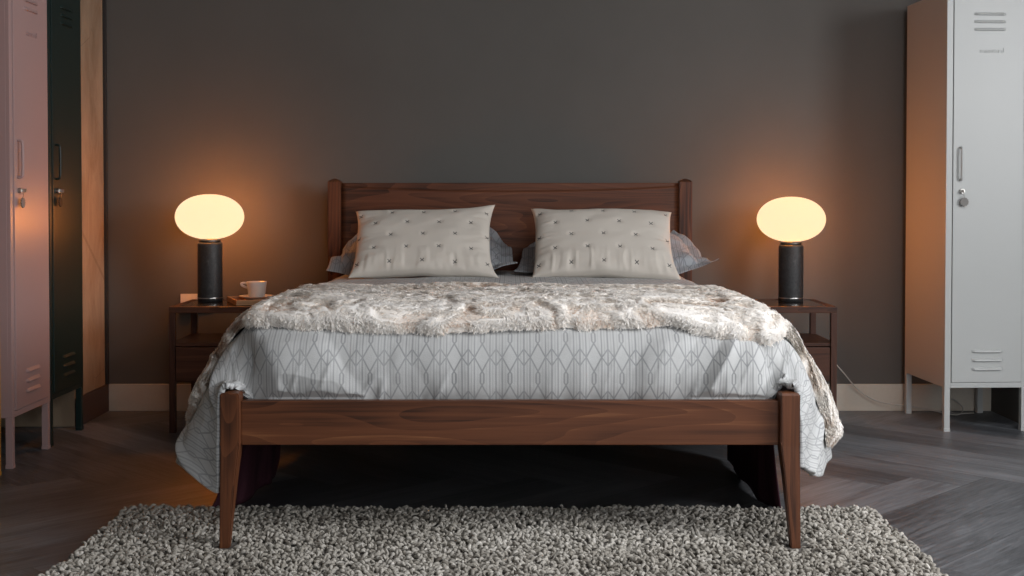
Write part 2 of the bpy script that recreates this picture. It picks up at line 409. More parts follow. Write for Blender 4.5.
for sg in (-1, 1): bpart(foot_post(sg)); bpart(head_post(sg))
bpart(boxo('footboard', (-.7475, .7475, 3.468, 3.498, .286, .409), W_X, bev=.003))
# headboard: flat board with a shallow scooped relief below its top edge
def headboard():
    n = 60; x = np.linspace(-.7475, .7475, n); z = np.concatenate([np.linspace(.42, .95, 12), np.linspace(.955, 1.036, 22)])
    X, Z = np.meshgrid(x, z, indexing='ij')
    edge = 1.018-.040*np.exp(-((X-.12)/.42)**4)*0-.022*(1-(X/.75)**2)
    Y = 5.545+.009*sstep(0, .006, Z-edge)
    V1 = np.stack([X, Y, Z], -1).reshape(-1, 3); nb = len(V1)
    V2 = np.stack([X, np.full_like(X, 5.575), Z], -1).reshape(-1, 3)
    F1 = grid_faces(n, len(z)); F2 = F1[:, ::-1]+nb; E = []
    nz = len(z)
    for i in range(n-1):
        for j in (0, nz-1): E.append((i*nz+j, (i+1)*nz+j, nb+(i+1)*nz+j, nb+i*nz+j))
    for j in range(nz-1):
        for i in (0, n-1): E.append((i*nz+j, i*nz+j+1, nb+i*nz+j+1, nb+i*nz+j))
    return from_np('headboard', np.vstack([V1, V2]), np.vstack([F1, F2, np.array(E)]), W_X2, smooth=False)
W_X2 = walnut('headboard_walnut', 0, dark=(.024, .009, .005), mid=(.100, .034, .015), light=(.29, .125, .052), off=7.3)
bpart(headboard())
for sg in (-1, 1):
    a, b = sorted((sg*.765, sg*.793)); bpart(boxo('side_rail', (a, b, 3.50, 5.53, .290, .405), W_Y, bev=.003))
for k in range(10):
    y = 3.56+k*.205; bpart(boxo('slat', (-.764, .764, y, y+.07, .305, .325), paint('pale_slat_wood', (.25, .18, .12), .6) if k == 0 else bpy.data.materials['pale_slat_wood'], bev=.002))
# mattress
bm = bmesh.new(); box(bm, -.725, .725, 3.56, 5.515, .325, .60, bev=.04, seg=4)
mt = from_bm('mattress', bm, paint('white_ticking', (.5, .5, .48), .9), smooth=True)
tag(mt, 'mattress on the walnut bed, hidden under the grey duvet', 'mattress')

# ------------------------------------------------------------------ duvet sheet (shared surface for duvet, throw)
ZT = .645
full = np.array([(0, 0), (.69, 0), (.724, .010), (.761, .035), (.808, .09), (.851, .17), (.885, .26), (.908, .35), (.925, .45)])
frnt = np.array([(0, 0), (.69, 0), (.725, .012), (.757, .040), (.786, .100), (.803, .19), (.804, .28), (.804, .37), (.804, .46)])
full_s = np.concatenate([[0], np.cumsum(np.hypot(np.diff(full[:, 0]), np.diff(full[:, 1])))])
fp_y = np.array([5.50, 3.82, 3.74, 3.66, 3.60, 3.555, 3.530, 3.517, 3.508, 3.515]); fp_h = np.array([0, 0, .003, .012, .028, .060, .105, .155, .215, .275])
fp_ys = np.array([5.50, 3.82, 3.76, 3.71, 3.66, 3.62, 3.58, 3.54, 3.495, 3.447])
fp_s = np.concatenate([[0], np.cumsum(np.hypot(np.diff(fp_y), np.diff(fp_h)))])
def spl(t, xs, ys):   # smooth (Catmull-Rom like, via cubic Hermite) interpolation
    m = np.gradient(ys, xs); i = np.clip(np.searchsorted(xs, t)-1, 0, len(xs)-2); h = xs[i+1]-xs[i]; k = (t-xs[i])/h
    return (2*k**3-3*k**2+1)*ys[i]+(k**3-2*k**2+k)*h*m[i]+(-2*k**3+3*k**2)*ys[i+1]+(k**3-k**2)*h*m[i+1]
NU, NV = 420, 460
SU = np.linspace(-full_s[-1], full_s[-1], NU)
vs1 = np.linspace(0, fp_s[1]*.99, 200); vs2 = np.linspace(fp_s[1]*.99, fp_s[-1], NV-200+1)[1:]
SV = np.concatenate([vs1, vs2])
def surface():
    u, v = np.meshgrid(SU, SV, indexing='ij'); au = np.abs(u); sg = np.sign(u); right = u > 0
    t = np.minimum(au, full_s[-1])
    xf = spl(t, full_s, full[:, 0]); hf = spl(t, full_s, full[:, 1])
    xr = spl(t, full_s, frnt[:, 0]); hr = spl(t, full_s, frnt[:, 1])
    Yc = np.interp(v, fp_s, fp_y); Hf = np.interp(v, fp_s, fp_h); Ys = np.interp(v, fp_s, fp_ys)
    # smooth the polyline front path a little
    k = np.ones(17)/17
    sm = lambda A: np.apply_along_axis(lambda r: np.convolve(np.pad(r, 8, mode='edge'), k, 'valid'), 1, A)
    Yc, Hf, Ys = sm(Yc), sm(Hf), sm(Ys)
    wsd = sstep(.715, .80, xf)
    Y = Yc*(1-wsd)+Ys*wsd
    wf = np.interp(Ys, [3.447, 3.51, 3.58, 3.66, 3.82], [0, .42, .70, .86, 1])
    Xs = xr*(1-wf)+xf*wf; Hs = hr*(1-wf)+hf*wf
    Xs = Xs + np.where(right, .040, .030)*sstep(.05, .40, Hs)*sstep(3.5, 3.75, Y)*(1-sstep(4.6, 5.0, Y)) + np.where(right, 0, .065*np.exp(-((Y-3.56)/.075)**2)*sstep(.10, .46, Hs))
    head = sstep(4.5, 5.1, Y); Xs = Xs-head*.05*sstep(.02, .3, Hs)
    # hanging folds of the sides
    fold = sstep(.06, .40, Hs)*(.014*np.sin(Y*15+sg*1.1+fbm(Y*2, sg*3)*2)+.008*fbm(Y*4, Hs*1.5, sg*7, 5, 1))*sstep(3.60, 3.85, Y)
    Xs = Xs+fold
    hem = 1+sstep(.2, .45, Hs)*(.05*fbm(Y*2.2, sg*4, 0, 9, 2))
    hem = hem+np.where(right, -.07*np.exp(-((Y-3.45)/.045)**2)+.05*np.exp(-((Y-3.57)/.05)**2), .10*np.exp(-((Y-3.45)/.05)**2))*sstep(.1, .45, Hs)
    Hs = Hs*hem
    # left hem falls lowest beside the post, right hem lowest at its outer edge
    Hlim = .275-.090*sstep(.715, .745, Xs)
    Hf2 = np.minimum(Hf, Hlim)
    Hf2 = np.maximum(Hf2, 0); Hs = np.maximum(Hs, 0); H = (Hf2**8+Hs**8)**.125
    crown = .010*(1-(np.clip(Xs/.75, 0, 1))**2)*(1-sstep(3.5, 3.9, Y)*0)
    Z = ZT+crown*sstep(0.3, 0, H)-H
    return np.stack([sg*Xs, Y, Z], -1), H, Hs, Hf, wsd, u, v
P0, HH, HSd, HFr, WSD, UU, VV = surface()
def normals(P):
    du = np.gradient(P, axis=0); dv = np.gradient(P, axis=1); n = np.cross(dv, du); n /= np.maximum(np.linalg.norm(n, axis=-1, keepdims=True), 1e-9)
    return n
N0 = normals(P0)
if N0[NU//2, 50, 2] < 0: N0 = -N0
for _ in range(10):
    Q = np.pad(N0, ((1, 1), (1, 1), (0, 0)), mode='edge'); N0 = (Q[:-2, 1:-1]+Q[2:, 1:-1]+Q[1:-1, :-2]+Q[1:-1, 2:]+2*Q[1:-1, 1:-1])/6
N0 /= np.linalg.norm(N0, axis=-1, keepdims=True)
bed_thing = None
def build_duvet():
    X, Y, Z = P0[..., 0], P0[..., 1], P0[..., 2]
    ff = sstep(.02, .10, HFr)*(1-sstep(.75, .85, np.abs(X)))          # front fall
    sd = sstep(.03, .15, HSd)
    d = .004*fbm(UU*5, VV*5, 0, 3, 2)
    # a few oblique pulls, strongest towards the two corners, calm in the middle
    near = np.exp(-((X+.60)/.16)**2)+.9*np.exp(-((X-.56)/.22)**2)+.35*np.exp(-((X+.28)/.10)**2)
    rid = np.clip(1-np.abs(fbm(UU*9+VV*5*np.sign(X+.05), VV*3.0, 0, 21, 1))*2.4, -.2, 1)
    low = sstep(.05, .24, HFr)
    d = d+ff*(.024*rid*near*sstep(.02, .12, HFr)+.0022*fbm(UU*26, VV*4, 0, 33, 1)*(.4+low)+.007*np.clip(1-np.abs(fbm(UU*24+VV*9, VV*5, 0, 35, 1))*2.2, 0, 1)*np.clip(fbm(UU*3, VV*3, 0, 36, 1)*1.6+.35, 0, 1)*low)
    # bulge above the rail
    d = d+ff*.018*np.sin(np.clip((HFr-.04)/.20, 0, 1)*PI)*(1-sstep(.68, .73, np.abs(X)))
    rid2 = np.clip(1-np.abs(fbm(Y*9+HSd*9, HSd*2.4, UU*0+np.sign(UU), 41, 1))*2.2, -.3, 1)
    sdw = sd*(1-sstep(4.6, 5, Y)*.5)*sstep(3.43, 3.50, Y)
    d = d+sdw*(.012*rid2+.0022*fbm(Y*26, HSd*20, 0, 44, 1))
    # deep tuck crease running from the corner down to the post
    cr = np.exp(-((np.abs(X)-.740)/.020)**2)*sstep(.05, .15, HFr)*(1-sstep(.16, .22, HSd))
    d = d-.020*cr
    P = P0+N0*d[..., None]
    # keep clear of posts and rail
    ax = np.abs(P[..., 0]); lim = 3.503-.040*np.clip((P[..., 2]-.414)/.040, 0, 1); P[..., 1] = np.where(ax <= .74, np.maximum(P[..., 1], lim), P[..., 1])
    o = from_np('duvet', P.reshape(-1, 3), grid_faces(NU, NV)[:, ::-1], DUVET, uv=np.stack([UU.ravel(), VV.ravel()], 1))
    s = o.modifiers.new('thickness', 'SOLIDIFY'); s.thickness = .016; s.offset = -1
    return tag(o, 'pale grey duvet with a darker trellis line pattern, draped over the bed sides', 'duvet')
build_duvet()

# ------------------------------------------------------------------ fur throw
def samp(A, gi, gj):
    i = np.clip(np.floor(gi).astype(int), 0, NU-2); j = np.clip(np.floor(gj).astype(int), 0, NV-2); a = (gi-i)[..., None]; b = (gj-j)[..., None]
    A = A if A.ndim == 3 else A[..., None]
    r = A[i, j]*(1-a)*(1-b)+A[i+1, j]*a*(1-b)+A[i, j+1]*(1-a)*b+A[i+1, j+1]*a*b
    return r
def throw_param(a, b):
    """a in [-1,1] across, b in [0,1] back->front. returns grid indices"""
    sR, sL = np.interp(.400, full[:, 1], full_s), np.interp(.345, full[:, 1], full_s)
    u = np.where(a > 0, a*sR, a*sL); au = np.abs(u)
    vb = fp_s[0]+(5.50-4.22)+.018*np.sin(a*5+1)+.012*fbm(a*6, 3, 0, 8, 2)
    vf_c = np.interp(.058, fp_h, fp_s); side = sstep(.60, 1.0, au)
    vf = vf_c-.020*side-.012*np.sin(a*7)+.010*fbm(a*8, 1, 0, 15, 3)+.05*sstep(.45, .65, u)*(1-sstep(.70, .85, u))*.4
    v = vb+(vf-vb)*b
    gi = (u-SU[0])/(SU[1]-SU[0]); gj = np.interp(v, SV, np.arange(NV)); return gi, gj, u, v
def throw_ridge(u, v):
    big = fbm(u*5, v*7, 0, 61, 2); return np.clip(1-np.abs(fbm(u*13+big, v*13, 0, 71, 3))*1.4, 0, 1)
def throw_h(u, v):
    big = fbm(u*5, v*7, 0, 61, 2); ro = np.abs(fbm(u*13+big, v*13, 0, 71, 3)); return .012+.005*big+.014*np.clip(1-ro*1.4, 0, 1)
NA, NB = 300, 150
a, b = np.meshgrid(np.linspace(-1, 1, NA), np.linspace(0, 1, NB), indexing='ij')
gi, gj, tu, tv = throw_param(a, b)
eb = np.minimum(np.minimum(b, 1-b)*1.2, (1-np.abs(a))*1.1); edge = np.sqrt(sstep(0, .035, eb))
TP = samp(P0, gi, gj)+samp(N0, gi, gj)*(.008+throw_h(tu, tv)*edge+.012*edge*sstep(.72, .95, np.abs(tu)))[..., None]
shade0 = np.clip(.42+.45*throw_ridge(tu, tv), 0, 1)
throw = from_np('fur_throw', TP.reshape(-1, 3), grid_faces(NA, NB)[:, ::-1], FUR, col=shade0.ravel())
tag(throw, 'cream faux fur throw with tan flecks laid across the foot half of the bed', 'blanket')
# maroon lining peeking out along the back edge
b2 = b*1.03-.045
gi2, gj2, u2, v2 = throw_param(a*.985, np.minimum(b2, .96))
LP = samp(P0, gi2, gj2)+samp(N0, gi2, gj2)*.006
lin = from_np('lining', LP.reshape(-1, 3), grid_faces(NA, NB)[:, ::-1], MAROON, parent=throw)
lin['label'] = 'maroon lining showing along the back edge'
def fur():
    n = 190000
    A = RNG.uniform(-1, 1, n); B = RNG.uniform(0, 1, n)
    k = n//12                                              # extra strands along the hems
    B[:k] = np.where(RNG.random(k) < .7, RNG.uniform(.965, 1, k), RNG.uniform(0, .03, k)); A[k:k+k//2] = np.sign(RNG.uniform(-1, 1, k//2))*RNG.uniform(.975, 1, k//2)
    gi, gj, u, v = throw_param(A, B)
    eb = np.minimum(np.minimum(B, 1-B)*1.2, (1-np.abs(A))*1.1); ed = np.sqrt(sstep(0, .035, eb))
    p = samp(P0, gi, gj); nn = samp(N0, gi, gj); h = throw_h(u, v); p = p+nn*(.007+h*ed+.012*ed*sstep(.72, .95, np.abs(u)))[:, None]
    du = samp(np.gradient(P0, axis=0), gi, gj); du /= np.linalg.norm(du, axis=1, keepdims=True)
    dv = np.cross(nn, du); dv /= np.linalg.norm(dv, axis=1, keepdims=True)
    fr = du*0+dv; s = np.sign((fr[:, 1]).mean()); dv = dv*(-s)   # dv points to the foot of the bed
    e = .004
    gx = (throw_h(u+e, v)-throw_h(u-e, v))/(2*e); gy = (throw_h(u, v+e)-throw_h(u, v-e))/(2*e)
    ang = 4.2*fbm(u*7, v*7, 0, 81, 2)+.45*RNG.normal(size=n)
    dirx = np.sin(ang)*.9-gx*.9; diry = np.cos(ang)*.8+.45-gy*.9
    hem = (B > .965)*1.0; diry = diry+hem*.5; bk = (B < .03)*1.0; diry += bk*.6
    T = du*dirx[:, None]+dv*diry[:, None]; T /= np.linalg.norm(T, axis=1, keepdims=True)
    lift = RNG.uniform(.02, .15, n)*(1-.6*hem)*(1-.8*bk); Ln = RNG.uniform(.009, .019, n)*(1-.55*bk); w = RNG.uniform(.0013, .0027, n)
    side = np.cross(T, nn); side /= np.linalg.norm(side, axis=1, keepdims=True)
    curl = RNG.normal(size=n)*.5
    pts = []
    for q, (f, l, ww) in enumerate(((0, 0, 1.0), (.36, .55, 1.1), (.72, .70, .75), (1.0, .45, .08))):
        c = p+T*(Ln*f)[:, None]+nn*(Ln*lift*l*1.1)[:, None]+side*(curl*Ln*f*f*.5)[:, None]
        tw = side*(w*ww)[:, None]+nn*(w*ww*.5*curl)[:, None]
        pts += [c-tw, c+tw]
    V = np.stack(pts, 1).reshape(-1, 3)
    base = np.arange(n)*8; F = np.concatenate([np.stack([base+2*q, base+2*q+1, base+2*q+3, base+2*q+2], 1) for q in range(3)])
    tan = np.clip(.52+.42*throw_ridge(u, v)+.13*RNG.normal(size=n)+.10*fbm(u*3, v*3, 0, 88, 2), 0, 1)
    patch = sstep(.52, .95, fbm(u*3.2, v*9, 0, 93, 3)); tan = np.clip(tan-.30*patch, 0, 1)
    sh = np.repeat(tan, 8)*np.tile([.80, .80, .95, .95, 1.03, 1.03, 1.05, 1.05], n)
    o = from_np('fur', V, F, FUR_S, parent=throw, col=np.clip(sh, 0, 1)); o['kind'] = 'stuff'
    return o
fur()

# ------------------------------------------------------------------ maroon bed skirt hanging to the floor
def skirt():
    t = empty('bed_skirt', (0, 4.4, 0)); tag(t, 'dark maroon cloth hanging to the floor inside both sides of the bed', 'bed skirt')
    for sg in (-1, 1):
        n, m_ = 120, 24; y1 = 4.70 if sg > 0 else 4.43; y, k = np.meshgrid(np.linspace(3.83, y1, n), np.linspace(0, 1, m_), indexing='ij')
        if sg > 0: xb = np.interp(y, [3.83, 4.0, 4.2, 4.5, 4.8, 5.02], [.838, .800, .784, .795, .825, .86])
        else: xb = np.interp(y, [3.83, 3.90, 3.97, 4.2, 4.5, 4.8, 5.02], [.925, .885, .850, .818, .815, .86, .90])
        x = .799+(xb-.799)*k**1.3+.006*k*np.sin(y*34)+.004*fbm(y*9, k*2, 0, 12, 2)
        zb = .30*(1-np.sqrt(np.clip(1-(np.clip((y-y1+.12)/.12, 0, 1))**2, 0, 1))); z = .36*(1-k)+k*zb+.002+.006*np.sin(y*17)*k*(zb < .01)+.004*k; yy = y+(y < 4.2)*0
        x = np.maximum(x, .7985)
        o = from_np('side_panel', np.stack([sg*x, yy-4.4, z], -1).reshape(-1, 3), grid_faces(n, m_), MAROON, parent=t)
        s = o.modifiers.new('thickness', 'SOLIDIFY'); s.thickness = .003; s.offset = 1 if sg > 0 else -1
skirt()

# ------------------------------------------------------------------ pillows
def pillow(name, W, H, T, mat, loc, lean, rz=0, roll=0, flange=0.0, seed=0, pinch=.06, stitch=False, ears=None, wr=1.0):
    nu, nv = 110, 84
    u, v = np.meshgrid(np.linspace(-1, 1, nu), np.linspace(-1, 1, nv), indexing='ij')
    X = u*W/2*(1-pinch*(1-v**4)*np.abs(u)**2); Zz = v*H/2*(1-pinch*1.1*(1-u**4)*np.abs(v)**2)
    iu = np.clip(np.abs(u)/(1-flange/(W/2)) if flange else np.abs(u), 0, 1); iv = np.clip(np.abs(v)/(1-flange/(H/2)) if flange else np.abs(v), 0, 1)
    th = T*((1-iu**2.6)*(1-iv**2.6))**.42
    if stitch:   # dimples at every cross
        sx = (X % .130)-.065; sz = (Zz % .144)-.072
        d1 = np.hypot(sx, sz); sx2 = ((X+.065) % .130)-.065; sz2 = ((Zz+.072) % .144)-.072; d2 = np.hypot(sx2, sz2)
        th = th-.0045*np.exp(-(np.minimum(d1, d2)/.013)**2)*(th > .01)
    bot = np.clip(-(v+.35)/.65, 0, 1)
    wrk = (.0026*fbm(u*3.0, v*3.0, 0, seed, 2)+.0085*bot*np.clip(1-np.abs(fbm(u*9, v*1.4, 0, seed+5, 2))*1.7, -.3, 1)+.004*sstep(.5, 1, np.abs(u))*fbm(u*3, v*9, 0, seed+7, 2))*wr*(1-iu**8)*(1-iv**8)
    warp = .010*fbm(u*1.6, v*1.6, 0, seed+11, 2)*(.3+.7*np.maximum(np.abs(u), np.abs(v))**3)
    if flange: warp = warp+.022*sstep(.8, 1, np.maximum(iu, iv))*fbm(u*2.2, v*2.2, 0, seed+15, 2)
    if ears:
        for (eu, ev, dx, dy, dz) in ears:
            w = np.clip(1-np.hypot(u-eu, (v-ev)*H/W)/.55, 0, 1)**2; X = X+dx*w; warp = warp+dy*w; Zz = Zz+dz*w
    A = np.stack([X, -th-wrk+warp, Zz], -1).reshape(-1, 3); B = np.stack([X, th*.9+warp+.0015, Zz], -1).reshape(-1, 3)
    nb = len(A); F1 = grid_faces(nu, nv); E = []
    for i in range(nu-1):
        E.append((i*nv, nb+i*nv, nb+(i+1)*nv, (i+1)*nv)); E.append((i*nv+nv-1, (i+1)*nv+nv-1, nb+(i+1)*nv+nv-1, nb+i*nv+nv-1))
    for j in range(nv-1):
        E.append((j, j+1, nb+j+1, nb+j)); q = (nu-1)*nv; E.append((q+j, nb+q+j, nb+q+j+1, q+j+1))
    R = Matrix.Rotation(roll, 4, 'Y')
    V = np.vstack([A, B]); uv = np.stack([np.tile((X).ravel(), 2), np.tile(Zz.ravel(), 2)], 1)
    o = from_np(name, V, np.vstack([F1, F1[:, ::-1]+nb, np.array(E)]), mat, uv=uv)
    o.matrix_world = Matrix.Translation(loc) @ Matrix.Rotation(rz, 4, 'Z') @ Matrix.Rotation(lean, 4, 'X') @ R
    return o
D = math.radians
tag(pillow('cushion', .572, .385, .062, CUSHION, (-.354, 5.110, .785), D(-47), D(1.5), D(-.5), seed=3, stitch=True, pinch=.055, ears=[(1, 1, .012, -.01, .020), (1, -1, .018, 0, -.008), (-1, -1, -.008, 0, -.004)]),
    'oblong cream linen cushion with black cross stitches, on the left half of the bed', 'cushion', 'cross stitched cushions')
tag(pillow('cushion', .578, .385, .064, CUSHION, (.380, 5.110, .785), D(-47), D(-2), D(.5), seed=19, stitch=True, pinch=.045, ears=[(1, -1, .022, 0, -.010), (-1, 1, -.010, 0, .006)]),
    'oblong cream linen cushion with black cross stitches, on the right half of the bed', 'cushion', 'cross stitched cushions')
tag(pillow('pillow', .775, .44, .060, PILLOWCASE, (-.370, 5.320, .735), D(-68), D(1), D(0), flange=.05, seed=41, pinch=.02, wr=1.6, ears=[(-1, -1, .005, -.03, -.01), (-1, 1, .11, -.02, .02), (-1, .2, .03, .02, 0), (1, -1, .01, -.03, 0), (1, 1, -.10, .0, .02)]),
    'grey patterned bed pillow with flat border behind the left cushion', 'pillow', 'grey patterned bed pillows')
tag(pillow('pillow', .775, .44, .060, PILLOWCASE, (.430, 5.320, .735), D(-68), D(-2), D(0), flange=.05, seed=57, pinch=.02, wr=1.6, ears=[(1, -1, .045, -.06, .045), (1, 1, -.11, -.03, .05), (-1, -1, -.02, -.02, 0), (-1, 1, .09, .02, .0)]),
    'grey patterned bed pillow with pointed corner behind the right cushion', 'pillow', 'grey patterned bed pillows')

# ------------------------------------------------------------------ nightstands
def nightstand(x0, x1, label):
    y0, y1 = 5.15, 5.53; cx, cy = (x0+x1)/2, (y0+y1)/2; t = empty('nightstand', (cx, cy, 0)); w = (x1-x0)/2; d = (y1-y0)/2; ht = .522
    for sx in (-1, 1):
        for sy in (-1, 1):
            a, b = sorted((sx*w, sx*(w-.025))); c, e = sorted((sy*d, sy*(d-.025))); boxo('leg', (a, b, c, e, 0, ht-.026), N_Z, t, bev=.002)
    bm = bmesh.new()
    box(bm, -w, w, -d, -d+.035, ht-.026, ht, bev=.003); box(bm, -w, w, d-.022, d, ht-.026, ht, bev=.002)
    box(bm, -w, -w+.03, -d+.035, d-.022, ht-.026, ht, bev=.002); box(bm, w-.03, w, -d+.035, d-.022, ht-.026, ht, bev=.002)
    tf = from_bm('top_frame', bm, N_X, t)
    boxo('glass_inset', (-w+.03, w-.03, -d+.035, d-.022, ht-.010, ht-.001), GLASS, t, bev=0)
    boxo('shelf', (-w+.002, w-.002, -d+.010, d-.004, .358, .372), N_X, t, bev=.001)
    bm = bmesh.new(); box(bm, -w+.006, -w+.018, -d+.025, d-.025, .21, .358); box(bm, w-.018, w-.006, -d+.025, d-.025, .21, .358); box(bm, -w+.02, w-.02, -d+.03, d-.01, .208, .218); box(bm, -w+.02, w-.02, d-.02, d-.008, .218, .358)
    from_bm('case', bm, N_X, t)
    dr = boxo('drawer', (-w+.027, w-.027, -d+.006, -d+.026, .214, .354), N_X, t, bev=.002)
    bm = bmesh.new(); box(bm, -.05, .05, -d+.001, -d+.0065, .345, .352, bev=.001); from_bm('finger_pull', bm, DARK_STEEL, dr)
    return tag(t, label, 'nightstand', 'walnut nightstands beside the bed')
nightstand(-1.406, -.93, 'dark walnut nightstand left of the bed holding lamp, tray and cup')
nightstand(.915, 1.348, 'dark walnut nightstand right of the bed with only a lamp on it')

# ------------------------------------------------------------------ lamps
def lamp(x, y, label, cord, dz=0.0):
    t = empty('table_lamp', (x, y, .522))
    lathe('base', [(0, 0), (.0515, 0), (.053, .0015), (.053, .0125)], LBASE, t)
    lathe('metal_ring', [(.0532, .0125), (.0536, .0135), (.0536, .0155), (.0532, .0165)], STEEL, t)
    lathe('column', [(.053, .0165), (.053, .246+dz), (.0515, .252+dz), (.049, .2545+dz), (.030, .2550+dz)], LBASE, t)
    lathe('collar', [(.044, .2548+dz), (.045, .256+dz), (.045, .268+dz), (.040, .271+dz)], DARK_STEEL, t)
    a, b, zc = .147, .098, .366+dz; pr = []
    for k in range(41):
        th = -PI/2+PI*k/40; r = a*abs(math.cos(th))**.92; z = zc+b*math.sin(th)
        pr.append((max(r, 0 if k in (0, 40) else .004), z))
    g = lathe('globe', pr, GLOBE, t, n=96)
    tube('cord', [(c[0]-x, c[1]-y, c[2]-.522) for c in cord], .0026, CORDW, t)
    # the bulb inside the opal globe
    for k, (dx, dy, ez) in enumerate([(0, 0, 0), (.05, 0, 0), (-.05, 0, 0), (0, .05, 0), (0, -.05, 0), (0, 0, .045), (0, 0, -.04)]):
        L = bpy.data.lights.new('bulb', 'POINT'); L.energy = LAMP_W/7; L.color = (1, .53, .08); L.shadow_soft_size = 0
        o = bpy.data.objects.new('bulb', L); COL.objects.link(o); o.parent = t; o.location = (dx, dy, zc+ez)
    return tag(t, label, 'lamp', 'mushroom globe table lamps')
LAMP_W = 25.0
lamp(-1.305, 5.445, 'glowing opal globe lamp on black column, on the left nightstand', [(-1.305, 5.498, .530), (-1.305, 5.515, .527), (-1.325, 5.536, .527), (-1.385, 5.548, .512), (-1.405, 5.60, .455), (-1.412, 5.66, .455), (-1.43, 5.675, .475)])
lamp(1.222, 5.445, 'glowing opal globe lamp on black column, on the right nightstand', [(1.222, 5.498, .530), (1.215, 5.515, .5265), (1.19, 5.54, .530), (1.185, 5.570, .47), (1.20, 5.60, .36), (1.30, 5.63, .31), (1.42, 5.655, .27), (1.50, 5.66, .19), (1.585, 5.665, .095), (1.68, 5.66, .045), (1.80, 5.64, .030), (1.92, 5.60, .012), (1.99, 5.55, .006), (2.03, 5.60, .03), (2.00, 5.655, .06), (1.96, 5.62, .03), (1.99, 5.60, .006), (2.08, 5.60, .005)], dz=-.011)

# tray, saucer, cup, socket
tray = empty('tray', (-1.138, 5.20, .522), D(22))
tw, td, hh = .27, .235, .022
boxo('tray_base', (0, tw, 0, td, .0005, .006), OAK, tray, bev=.001)
bm = bmesh.new()
box(bm, 0, tw, 0, .010, .006, hh, bev=.0015); box(bm, 0, tw, td-.010, td, .006, hh, bev=.0015); box(bm, 0, .010, .010, td-.010, .006, hh, bev=.0015); box(bm, tw-.010, tw, .010, td-.010, .006, hh, bev=.0015)
from_bm('rim', bm, OAK, tray)
tag(tray, 'shallow square wooden tray on the left nightstand holding a cup and saucer', 'tray')
cxy = (-1.090, 5.385)
sc = lathe('saucer', [(0, .001), (.030, .001), (.034, .004), (.058, .014), (.074, .0205), (.0745, .0220), (.071, .0215), (.056, .0165), (.034, .0075), (0, .0070)], CERAMIC, loc=(cxy[0], cxy[1], .528))
tag(sc, 'small white ceramic saucer in the wooden tray under the cup', 'saucer')
cup = empty('cup', (cxy[0], cxy[1], .5362))
lathe('body', [(0, 0), (.030, 0), (.033, .002), (.0345, .008), (.043, .072), (.0425, .074), (.0410, .0735), (.033, .012), (.030, .006), (0, .005)], CERAMIC, cup)
tube('handle', [(-.041, -.002, .066), (-.053, -.004, .068), (-.065, -.005, .066), (-.062, -.005, .058), (-.050, -.003, .052), (-.039, -.001, .048)], .0028, CERAMIC, cup, flat=1.8)
tag(cup, 'white ceramic cup standing on a saucer in the wooden tray', 'cup')
so = empty('wall_socket', (-1.427, YB, .490))
boxo('face_plate', (-.073, .073, -.009, 0, -.043, .043), PLASTIC, so, bev=.003)
for sx in (-.036, .036): boxo('switch', (sx-.006, sx+.006, -.012, -.009, .012, .030), PLASTIC, so, bev=.001)
boxo('plug', (-.058, -.014, -.036, -.009, -.036, .008), PLASTIC, so, bev=.004)
tag(so, 'white double wall socket just above and behind the left nightstand', 'socket')

# ------------------------------------------------------------------ lockers
def locker_door_mesh(w, z0, z1, flip=1):
    bm = bmesh.new(); box(bm, 0, w, -.004, .012, z0, z1, bev=.0015); return bm
def louvre(bm, x0, x1, z, y=-.004):
    """pressed vent blade: bulges out, open underneath"""
    n = 10; rows = []
    for k in range(5):
        t = k/4; row = []
        for i in range(n+1):
            s = i/n; e = min(1, min(s, 1-s)/.09); e = math.sqrt(max(0, 1-(1-e)**2)); row.append(bm.verts.new((x0+(x1-x0)*s, y-.010*e*math.sin(t*PI/2), z+.011*(1-t)**1.0)))
        rows.append(row)
    for A, B in zip(rows[:-1], rows[1:]):
        for i in range(n): bm.faces.new((A[i], A[i+1], B[i+1], B[i]))
    r2 = [bm.verts.new((v.co.x, y+.0005, z-.0005)) for v in rows[-1]]
    for i in range(n): bm.faces.new((rows[-1][i], rows[-1][i+1], r2[i+1], r2[i]))
